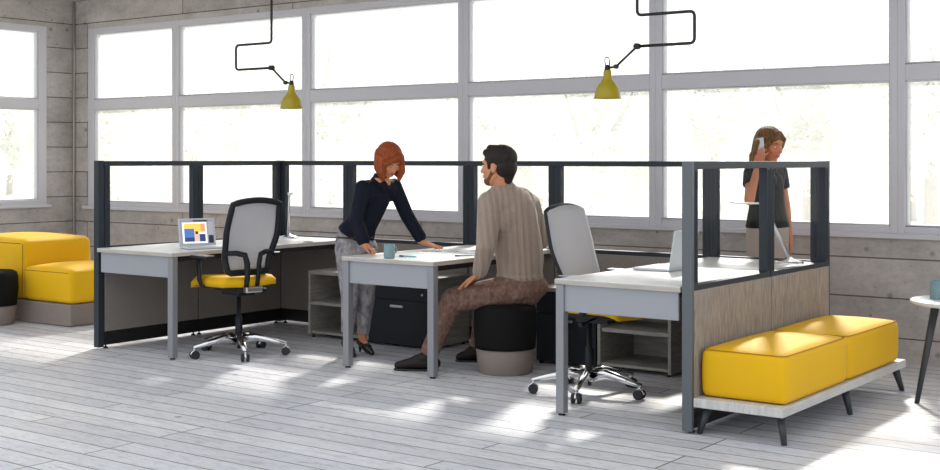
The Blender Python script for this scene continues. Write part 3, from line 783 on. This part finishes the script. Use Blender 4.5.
# ------------------------------------------------------------------ pendant lamps
def bend(pts, r=.03, n=5):
    out = [V(pts[0])]
    for i in range(1, len(pts)-1):
        p = V(pts[i]); a = (V(pts[i-1])-p); b = (V(pts[i+1])-p); rr = min(r, a.length/2, b.length/2)
        a = p+a.normalized()*rr; b = p+b.normalized()*rr
        for k in range(n+1):
            u = k/n; out.append(a*(1-u)**2+p*2*u*(1-u)+b*u*u)
    out.append(V(pts[-1])); return out
def pendant(label, x, y, s):
    """s=+1: shade hangs to the right (+x) of the drop"""
    t = thing('pendant_lamp', label, 'pendant lamp', (x, y, ZC), 0, 'mustard pendant lamps')
    z = lambda h: h-ZC
    MB().lathe([(0, -.03), (.05, -.03), (.055, -.02), (.055, 0), (0, 0)], 24).build('ceiling_rose', M['lampblk'], t)
    MB().tube(bend([(0, 0, 0), (0, 0, z(2.252)), (-s*.378, 0, z(2.252)), (-s*.378, 0, z(2.066)), (0, 0, z(2.066))], .032), .0095, 12).build('tube_arm', M['lampblk'], t)
    MB().tube([(0, -.016, z(2.066)), (0, .016, z(2.066))], .019, 16).tube([(0, -.022, z(2.066)), (0, .022, z(2.066))], .007, 10).build('upper_joint', M['lampblk'], t)
    e = V((s*.145, 0, z(1.951)))
    MB().tube([(0, 0, z(2.066)), e], .0075, 10).build('lower_arm', M['lampblk'], t)
    MB().tube([e-V((0, .012, 0)), e+V((0, .012, 0))], .014, 14).tube([e, (s*.20, 0, z(1.945))], .007, 10).build('lower_joint', M['lampblk'], t)
    c = V((s*.205, 0, 0))
    MB().tube(bend([c+V((-s*.015, 0, z(1.95))), c+V((-s*.012, 0, z(2.01))), c+V((s*.02, 0, z(2.01))), c+V((s*.012, 0, z(1.94)))], .02), .0035, 8).build('cord_loop', M['lampblk'], t)
    MB().lathe([(0, z(1.965)), (.012, z(1.962)), (.018, z(1.945)), (.018, z(1.925)), (0, z(1.925))], 18, c).build('socket_cap', M['lampblk'], t)
    pr = [(.020, 1.932), (.024, 1.925), (.026, 1.885), (.036, 1.865), (.058, 1.840), (.074, 1.812), (.080, 1.775), (.083, 1.762), (.086, 1.759)]
    outer = [(r, z(h)) for r, h in pr]; inner = [(r-.0025, z(h)+.0005) for r, h in pr[::-1]]
    sh = MB().lathe(outer+inner[:], 40, c); sh.build('shade', M['lampyel'], t)
    MB().ell(c+V((0, 0, z(1.825))), (.024, .024, .032), 16).build('bulb', M['lampin'], t)
pendant('mustard pendant lamp on a bent black tube, hanging above the left desk', -6.748, 6.70, 1)
pendant('mustard pendant lamp on a bent black tube, hanging nearer above the right desk', -3.692, 6.72, -1)

# ------------------------------------------------------------------ people
def frame(fwd, up=(0, 0, 1)):
    f = V(fwd).normalized(); u = V(up); u = (u-f*u.dot(f)).normalized(); l = u.cross(f)
    return f, l, u
def rotmat(x, y, z): return Matrix((x, y, z)).transposed()
def head_prims(mb, c, F, s=1., neck=None, nr=.05, man=False):
    """c: centre of the head; F: (forward, left, up)"""
    f, l, u = F; P = lambda a, b, d: c+(f*a+l*b+u*d)*s
    R = rotmat(f, l, u)
    mb.ell(P(-.012, 0, .025), (.095*s, .076*s, .088*s), 24, rot=R)           # skull
    mb.ell(P(.020, 0, -.025), (.070*s, .062*s, .085*s), 24, rot=R)           # face
    mb.ell(P(.052, 0, -.085), (.028*s, (.034 if man else .027)*s, .024*s), 16, rot=R)  # chin
    mb.cap(P(-.01, .045, -.05), P(.05, .022, -.088), .02*s, .018*s); mb.cap(P(-.01, -.045, -.05), P(.05, -.022, -.088), .02*s, .018*s)
    mb.cap(P(.080, 0, .018), P(.103, 0, -.022), .007*s, .012*s, 10)            # nose
    for k in (-1, 1):
        mb.ell(P(.094, k*.011, -.027), (.009*s, .008*s, .007*s), 10, rot=R)
        mb.cap(P(.078, k*.012, .032), P(.070, k*.042, .032), .010*s, .009*s, 10)   # brow
        mb.ell(P(.058, k*.038, -.02), (.024*s, .020*s, .022*s), 14, rot=R)   # cheek
        mb.ell(P(-.012, k*.076, -.008), (.018*s, .008*s, .031*s), 14, rot=R)  # ear
    mb.ell(P(.082, 0, -.052), (.012*s, .024*s, .010*s), 12, rot=R)             # mouth
    if neck is not None: mb.cap(P(-.018, 0, -.06), neck, nr, nr*1.12)
def face_parts(c, F, s, par, man=False, hairm='darkhair', lid=1.):
    f, l, u = F; P = lambda a, b, d: c+(f*a+l*b+u*d)*s; R = rotmat(f, l, u)
    for k in (-1, 1):
        e = MB().ell(P(.079, k*.030, .008), (.010*s, .012*s, .0062*s*lid), 14, rot=R).build('eye', M['eyew'], par)
        MB().ell(P(.0865, k*.030, .008), (.004*s, .0055*s, .0056*s*lid), 10, rot=R).build('iris', M['iris'], e)
        MB().tube([P(.088, k*.014, .030), P(.086, k*.030, .036), P(.074, k*.047, .030)], [.003*s, .0035*s, .002*s], 8).build('eyebrow', M[hairm], par)
    MB().ell(P(.091, 0, -.049), (.005*s, .020*s, .0042*s), 12, rot=R).ell(P(.090, 0, -.058), (.005*s, .018*s, .005*s), 12, rot=R).build('lips', M['lips'], par)
def hand_prims(mb, wrist, dirv, palmn, s=1., side=1, curl=(.35, .35, .35, .35), spread=.10, rw=.024):
    """dirv: wrist to knuckles; palmn: out of the palm; side +1: thumb on +x of (dir x normal)"""
    d = V(dirv).normalized(); n = V(palmn); n = (n-d*n.dot(d)).normalized(); x = d.cross(n)*side
    P = lambda a, b, c: wrist+(x*a+d*b+n*c)*s
    mb.cap(P(-.0, -.03, 0), P(0, .02, 0), rw*s, rw*s*.95)
    for k, a in enumerate((.030, .010, -.010, -.029)):
        mb.cap(P(a*.55, .005, 0), P(a, .080-.004*abs(k-1), 0), .0135*s, .011*s, 12)
    for k, (a, L) in enumerate(((.030, .072), (.010, .080), (-.010, .074), (-.029, .058))):
        p = P(a, .080-.004*abs(k-1), 0); q = curl[k]; sp = (1.5-k)*spread*.5
        ang = 0.
        for j, fr in enumerate((.45, .30, .25)):
            ang += q*(1.0 if j == 0 else 1.15)
            dd = (d*cos(ang)+n*sin(ang)+x*sp).normalized()
            e = p+dd*(L*fr*s); r0 = (.0088-.0008*j)*s; mb.cap(p, e, r0, r0*.92, 10); p = e
    p = P(.022, .018, .004); e = p+(x*.72+d*.62+n*.25).normalized()*(.038*s); mb.cap(p, e, .013*s, .0105*s, 12)
    e2 = e+(x*.35+d*.85+n*.25).normalized()*(.030*s); mb.cap(e, e2, .0105*s, .009*s, 10)
    e3 = e2+(x*.15+d*.9+n*.35).normalized()*(.022*s); mb.cap(e2, e3, .009*s, .0078*s, 10)
def chain(mb, pts, rs, ends=(True, True)):
    for i in range(len(pts)-1):
        mb.cap(pts[i], pts[i+1], rs[i], rs[i+1], 18, ends=(ends[0] if i == 0 else True, ends[1] if i == len(pts)-2 else True))
def mid(a, b, t): return V(a)*(1-t)+V(b)*t
def loc_all(d, o): return {k: V(v)-V(o) for k, v in d.items()}

# ---- red-haired woman leaning over the middle table
o = (-5.96, 6.75, 0)
J = loc_all(dict(head=(-5.745, 6.862, 1.375), neck=(-5.815, 6.85, 1.262), chest=(-5.865, 6.834, 1.121), waist=(-5.95, 6.80, .93), pelvis=(-5.994, 6.789, .80),
    shR=(-5.845, 6.69, 1.188), elR=(-5.825, 6.60, .962), wrR=(-5.705, 6.555, .800), shL=(-5.805, 6.985, 1.197), elL=(-5.735, 7.045, .985), wrL=(-5.600, 7.060, .800),
    hipR=(-6.0, 6.715, .76), knR=(-5.955, 6.68, .421), anR=(-5.999, 6.699, .125), toR=(-5.90, 6.66, .02), hipL=(-5.985, 6.865, .75), knL=(-5.925, 6.815, .40), anL=(-5.975, 6.84, .105), toL=(-5.865, 6.815, .02)), o)
t = thing('person', 'red-haired woman in dark navy blouse and grey jeans leaning over the middle table', 'person', o)
HF = frame((.84, -.36, -.66)); hs = .95
bd = MB()
head_prims(bd, J['head'], HF, hs, J['neck']-V((0.01, 0, .02)), .043)
chain(bd, [J['neck']-V((0, 0, .04)), J['chest'], J['waist'], J['pelvis']], [.07, .10, .09, .11])
for S in 'RL':
    chain(bd, [J['sh'+S], J['el'+S], J['wr'+S]], [.040, .032, .021])
    chain(bd, [J['hip'+S], J['kn'+S], J['an'+S]], [.075, .045, .030])
    to = J['to'+S]; an = J['an'+S]
    bd.cap(an, mid(an, to, .55)+V((0, 0, -.012)), .028, .020)
hand_prims(bd, J['wrR'], (.62, .12, -.30), (.1, -.2, -1), .92, -1, (.75, .75, .8, .85))
hand_prims(bd, J['wrL'], (.93, .22, -.30), (-.2, 0, -1), .95, 1, (-.02, .0, .02, .05), .22)
body = skinned(bd, 'body', M['skin'], t, .0048, 4)
face_parts(J['head'], HF, hs, t, hairm='redhair', lid=.5)
sh = MB()                                                          # blouse
chain(sh, [J['neck']-V((.01, 0, .055)), J['chest'], J['waist'], J['pelvis']+V((0, 0, .045))], [.078, .118, .112, .142], (True, False))
for S in 'RL':
    chain(sh, [mid(J['sh'+S], J['chest'], .35), J['sh'+S], J['el'+S], mid(J['el'+S], J['wr'+S], .80), mid(J['el'+S], J['wr'+S], .93)], [.09, .056, .050, .046, .027], (True, False))
sh.cap(J['neck']-V((0, 0, .03)), J['neck']+V((.008, 0, .022)), .064, .054, 18, ends=(True, False))
sh.ell(J['chest']+V((.055, -.055, .02)), (.055, .055, .06)); sh.ell(J['chest']+V((.055, .07, .02)), (.055, .055, .06))
sh.cap(J['neck']+V((.045, -.03, -.03)), J['neck']+V((.085, -.05, -.10)), .016, .012); sh.cap(J['neck']+V((.045, -.03, -.03)), J['neck']+V((.10, -.015, -.09)), .016, .011)
skinned(sh, 'blouse', M['navy'], t, .006, 5)
jn = MB()                                                          # jeans
chain(jn, [J['pelvis']+V((0, 0, .06)), J['pelvis']-V((0, 0, .03))], [.128, .135], (False, True))
jn.ell(J['pelvis']+V((-.04, -.012, -.0)), (.11, .11, .12))
for S in 'RL':
    chain(jn, [J['hip'+S], J['kn'+S], mid(J['kn'+S], J['an'+S], .86)], [.098, .064, .044], (True, False))
skinned(jn, 'jeans', M['jeans'], t, .006, 5)
bl = MB().tube([J['pelvis']+V((.132*cos(a), .134*sin(a), .035)) for a in [2*pi*k/36 for k in range(37)]], .007, 6, cap=False).build('belt', M['belt'], t)
for S in 'RL':                                                     # pumps
    to = J['to'+S]; an = J['an'+S]; dr = (to-an); dr.z = 0; dr.normalize(); hl = V((an.x, an.y, 0))-dr*.03
    sm = MB(); sm.cap(V((hl.x, hl.y, .085)), mid(V((hl.x, hl.y, .085)), to, .62), .030, .033); sm.cap(mid(V((hl.x, hl.y, .08)), to, .62), V((to.x, to.y, .018)), .032, .017)
    sm.cap(V((hl.x, hl.y, .080)), V((hl.x, hl.y, .006))-dr*.004, .018, .0065, ends=(True, False))
    skinned(sm, 'shoe', M['shoe'], t, .0045, 2)
# bob of hair parted over the forehead
f, l, u = HF; P = lambda a, b, c: J['head']+(f*a+l*b+u*c)*hs; R = rotmat(f, l, u)
hr = MB(); hr.ell(P(-.028, 0, .040), (.112*hs, .095*hs, .094*hs), 24, rot=R)
D_ = V((0, 0, -1))
hr.cap(P(.058, .03, .090), P(.088, -.030, .070), .022, .018)
hr.cap(P(.088, -.030, .070), P(.080, -.068, .03), .018, .018); hr.cap(P(.058, .03, .09), P(.070, .066, .045), .024, .018)
for q in range(15):                                                # locks falling straight down round the sides and back
    a = -2.05+4.1*q/14; ca, sa = cos(a), sin(a)
    p0 = P(-.020-.080*ca, .080*sa, .03); p1 = p0+D_*.085+(f*(-.006*ca)+l*.010*sa); p2 = p1+D_*.062-(f*(-.012*ca)+l*.016*sa)
    hr.cap(p0, p1, .034, .030); hr.cap(p1, p2, .030, .013)
skinned(hr, 'hair', M['redhair'], t, .005, 3)

# ---- seated man seen from behind, turned left
o = (-4.71, 6.80, 0)
J = loc_all(dict(head=(-4.722, 6.732, 1.340), neck=(-4.70, 6.77, 1.215), chest=(-4.664, 6.811, 1.04), waist=(-4.635, 6.86, .75), pelvis=(-4.63, 6.87, .555),
    shL=(-4.715, 6.635, 1.105), elL=(-4.690, 6.560, .837), wrL=(-4.775, 6.60, .650), shR=(-4.662, 7.00, 1.085), elR=(-4.648, 7.115, .847), wrR=(-4.83, 7.10, .735),
    hipL=(-4.625, 6.775, .535), knL=(-4.975, 6.585, .475), anL=(-5.135, 6.545, .125), toL=(-5.315, 6.44, .03), hipR=(-4.66, 6.985, .53), knR=(-5.04, 7.05, .465), anR=(-5.10, 7.045, .115), toR=(-5.205, 6.965, .03)), o)
t = thing('person', 'dark-haired man in taupe knitted sweater sitting on the black pouf, seen from behind', 'person', o)
HF = frame((-.93, -.10, -.05)); hs = 1.12
bd = MB(); head_prims(bd, J['head'], HF, hs, J['neck']-V((0, 0, .02)), .058, True)
chain(bd, [J['neck']-V((0, 0, .05)), J['chest'], J['waist'], J['pelvis']], [.09, .13, .12, .13])
for S in 'LR':
    chain(bd, [J['sh'+S], J['el'+S], J['wr'+S]], [.055, .045, .027]); chain(bd, [J['hip'+S], J['kn'+S], J['an'+S]], [.085, .058, .036])
hand_prims(bd, J['wrL'], (-.78, -.12, -.50), (.0, -.0, -1), 1.08, 1, (.12, .14, .16, .18), .2, .027)
hand_prims(bd, J['wrR'], (-.95, .0, .02), (0, .0, -1), 1.05, -1, (.05, .06, .08, .1), .15, .027)
skinned(bd, 'body', M['skin'], t, .005, 4)
face_parts(J['head'], HF, hs, t, True)
sw = MB()                                                          # sweater
chain(sw, [J['neck']-V((0, .0, .05)), J['chest']+V((0, 0, .02)), mid(J['chest'], J['waist'], .5), J['waist'], J['waist']-V((0, 0, .125))], [.095, .152, .160, .158, .148], (True, False))
for S, k in (('L', -1), ('R', 1)):
    sw.cap(mid(J['sh'+S], J['chest'], .5)+V((0, 0, .03)), J['sh'+S], .115, .080)
    sw.cap(J['neck']-V((0, 0, .03)), J['sh'+S]+V((0, 0, .012)), .066, .066)
    chain(sw, [J['sh'+S], J['el'+S], mid(J['el'+S], J['wr'+S], .88), mid(J['el'+S], J['wr'+S], .97)], [.082, .066, .050, .040], (True, False))
    sw.ell(mid(J['chest'], J['sh'+S], .45)+V((.03, 0, -.06)), (.10, .10, .13))
sw.cap(J['neck']-V((0, 0, .03)), J['neck']+V((.0, 0, .018)), .068, .064, ends=(True, False))
skinned(sw, 'sweater', M['knit'], t, .007, 4)
hm = []
wc = J['waist']-V((0, 0, .125))
for (zz, name_) in ((0, 'hem_rib'),):
    MB().lathe([(.140, -.028), (.151, -.026), (.154, .0), (.151, .022), (.140, .024)], 48, wc).build(name_, M['knit'], t)
tr = MB()                                                          # trousers
tr.cap(wc-V((0, 0, .0)), J['pelvis'], .138, .150, ends=(False, True)); tr.ell(J['pelvis']+V((.02, 0, .0)), (.155, .175, .098))
for S in 'LR':
    chain(tr, [J['hip'+S]+V((0, 0, .01)), J['kn'+S], mid(J['kn'+S], J['an'+S], .55), mid(J['kn'+S], J['an'+S], 1.04)], [.105, .080, .066, .062], (True, False))
skinned(tr, 'trousers', M['trousers'], t, .007, 4)
for S in 'LR':
    to = J['to'+S]; an = J['an'+S]; dr = (to-an); dr.z = 0; dr.normalize(); h0 = V((an.x, an.y, .05))-dr*.03
    so = MB(); so.cap(h0, mid(h0, to, .5)+V((0, 0, .012)), .042, .044); so.cap(mid(h0, to, .5)+V((0, 0, .012)), V((to.x, to.y, .032)), .044, .028); so.cap(V((an.x, an.y, .06)), V((an.x, an.y, .13)), .048, .050, ends=(True, False)); so.cap(V((an.x, an.y, .095)), mid(V((an.x, an.y, .09)), to, .5), .046, .036)
    for v_i, v_ in enumerate(so.v): so.v[v_i] = (v_[0], v_[1], max(v_[2], .010))
    sho = skinned(so, 'shoe', M['shoe_b'], t, .005, 3)
    sd = V((-dr.y, dr.x, 0)); hh = h0-dr*.025
    pts = [hh+sd*.03, hh-sd*.03, mid(hh, to, .55)-sd*.044, to-sd*.034+dr*.0, to+dr*.03-sd*.012, to+dr*.03+sd*.012, to+sd*.034, mid(hh, to, .55)+sd*.044]
    MB().prism([(p.x, p.y) for p in pts], .0, .014).build('sole', M['sole'], sho, .004)
f, l, u = HF; P = lambda a, b, c: J['head']+(f*a+l*b+u*c)*hs; R = rotmat(f, l, u)
hr = MB(); hr.ell(P(-.024, 0, .048), (.100*hs, .086*hs, .080*hs), 24, rot=R)
hr.ell(P(-.055, 0, -.005), (.062*hs, .078*hs, .07*hs), 20, rot=R); hr.cap(P(-.07, 0, -.03), P(-.062, 0, -.075), .05, .035)
hr.cap(P(.050, -.035, .084), P(.050, .035, .084), .026, .026); hr.cap(P(.022, -.03, .105), P(.022, .035, .105), .028, .028)
for k in (-1, 1): hr.cap(P(.018, k*.070, .03), P(.018, k*.072, -.005), .014, .010)
skinned(hr, 'hair', M['darkhair'], t, .005, 2)
br = MB(); br.ell(P(.056, 0, -.080), (.034*hs, .043*hs, .030*hs), 18, rot=R)
for k in (-1, 1): br.cap(P(.006, k*.056, -.035), P(.052, k*.026, -.085), .014*hs, .020*hs)
skinned(br, 'beard', M['beard'], t, .005, 2)

# ---- standing woman on the phone, behind the screens
o = (-3.485, 8.20, 0)
J = loc_all(dict(head=(-3.455, 8.15, 1.482), neck=(-3.49, 8.165, 1.36), chest=(-3.494, 8.17, 1.22), waist=(-3.49, 8.175, 1.06), pelvis=(-3.487, 8.18, .92),
    shR=(-3.535, 8.04, 1.292), elR=(-3.502, 7.915, 1.115), wrR=(-3.475, 7.985, 1.330), shL=(-3.455, 8.295, 1.297), elL=(-3.420, 8.335, 1.051), wrL=(-3.380, 8.305, .840),
    hipR=(-3.495, 8.135, .86), hipL=(-3.48, 8.225, .86), knR=(-3.49, 8.12, .47), knL=(-3.465, 8.255, .47), anR=(-3.505, 8.11, .09), anL=(-3.49, 8.28, .09), toR=(-3.40, 8.03, .025), toL=(-3.385, 8.22, .025)), o)
t = thing('person', 'woman in black top and taupe skirt standing with phone at her ear behind screens', 'person', o)
HF = frame((.90, -.34, -.26)); hs = .98
bd = MB(); head_prims(bd, J['head'], HF, hs, J['neck']-V((0, 0, .02)), .044)
chain(bd, [J['neck']-V((0, 0, .05)), J['chest'], J['waist'], J['pelvis']], [.07, .10, .09, .11])
for S in 'RL':
    chain(bd, [J['sh'+S], J['el'+S], J['wr'+S]], [.044, .035, .022]); chain(bd, [J['hip'+S], J['kn'+S], J['an'+S]], [.065, .050, .033])
    bd.cap(J['an'+S], mid(J['an'+S], J['to'+S], .5), .03, .024); bd.cap(mid(J['an'+S], J['to'+S], .5), J['to'+S], .022, .015)
hand_prims(bd, J['wrR'], (.18, .10, .80), (.25, .7, .05), .95, 1, (.20, .18, .18, .25), .2)
hand_prims(bd, J['wrL'], (.14, -.02, -.90), (-.75, -.3, 0), .98, 1, (.25, .28, .32, .36), .1)
skinned(bd, 'body', M['skin_r'], t, .005, 4)
face_parts(J['head'], HF, hs, t, hairm='blondhair', lid=.65)
sh = MB()
chain(sh, [J['neck']-V((0, 0, .06)), J['chest'], J['waist'], J['pelvis']+V((0, 0, .005))], [.075, .120, .122, .150], (True, False))
for S in 'RL':
    sh.cap(mid(J['sh'+S], J['chest'], .4), J['sh'+S], .09, .062); sh.cap(J['sh'+S], mid(J['sh'+S], J['el'+S], .46), .062, .058, ends=(True, False))
for k in (-.05, .06): sh.ell(J['chest']+V((.055, k-.03, .03)), (.055, .055, .055))
skinned(sh, 'top', M['blackshirt'], t, .006, 4)
sk = MB().lathe([(.0, .06), (.118, .06), (.132, .03), (.142, 0), (.140, -.25), (.135, -.42), (.128, -.42), (.0, -.40)], 40, J['pelvis'])
sk.build('skirt', M['skirt'], t)
for S in 'RL':
    to = J['to'+S]; an = J['an'+S]; dr = to-an; dr.z = 0; dr.normalize(); h0 = V((an.x, an.y, .04))-dr*.03
    so = MB(); so.cap(h0, V((to.x, to.y, .026)), .034, .022)
    for v_i, v_ in enumerate(so.v): so.v[v_i] = (v_[0], v_[1], max(v_[2], .004))
    skinned(so, 'shoe', M['shoe'], t, .005, 2)
f, l, u = HF; P = lambda a, b, c: J['head']+(f*a+l*b+u*c)*hs; R = rotmat(f, l, u)
hr = MB(); hr.ell(P(-.026, 0, .042), (.104*hs, .090*hs, .090*hs), 24, rot=R)
for k in (-1, 1):
    hr.cap(P(.050, k*.012, .098), P(.060, k*.055, .060), .020, .017); hr.cap(P(.060, k*.055, .060), P(.03, k*.078, .0), .018, .020)
    hr.cap(P(-.02, k*.085, .02), P(-.03, k*.085, -.06), .028, .030); hr.cap(P(-.03, k*.082, -.06), P(-.045, k*.080, -.20), .032, .020)
hr.cap(P(-.09, 0, .02), P(-.085, 0, -.10), .055, .058); hr.cap(P(-.085, .035, -.10), P(-.075, .04, -.22), .042, .022); hr.cap(P(-.085, -.035, -.10), P(-.075, -.04, -.22), .042, .022)
skinned(hr, 'hair', M['blondhair'], t, .005, 3)
ph = thing('phone', 'silver phone held to the standing woman\'s ear', 'phone', (0, 0, 0))
pc = J['head']+V(o)+(f*.010-l*.100-u*.012)*hs
MB().box(-.0045, .0045, -.034, .034, -.066, .066, mat=Matrix.Translation(pc) @ rotmat(l, f*.93+u*.36, (u*.93-f*.36)).to_4x4()).build('phone_case', M['phone'], ph, .004)

# ------------------------------------------------------------------ light, camera
wd = bpy.data.worlds.new('sky'); SC.world = wd; wd.use_nodes = True
nt = wd.node_tree; bg = nt.nodes['Background']
bg.inputs[0].default_value = (.93, .965, 1.0, 1); bg.inputs[1].default_value = 1.08
def sun(name, d, e, ang, col):
    l = bpy.data.lights.new(name, 'SUN'); l.energy = e; l.angle = radians(ang); l.color = col
    o = bpy.data.objects.new(name, l); COL.objects.link(o); o.rotation_euler = V(d).to_track_quat('-Z', 'Y').to_euler(); o.location = (-8, 14, 9)
sun('sun', (.42, -.90, -.72), 6.5, 5, (1, .95, .88))
cam = bpy.data.cameras.new('camera'); co = bpy.data.objects.new('camera', cam); COL.objects.link(co); SC.camera = co
co.location = (0, 0, 1.39); co.rotation_euler = (radians(90), 0, radians(36.3))
cam.sensor_width = 36; cam.lens = 1267/940*36; cam.shift_y = -76/940; cam.clip_end = 300
vs_ = SC.view_settings; vs_.view_transform = 'Standard'; vs_.look = 'None'; vs_.exposure = 0.08; vs_.gamma = 1; vs_.use_curve_mapping = False
SC.cycles.use_denoising = True
SC.cycles.max_bounces = 8; SC.cycles.transparent_max_bounces = 16
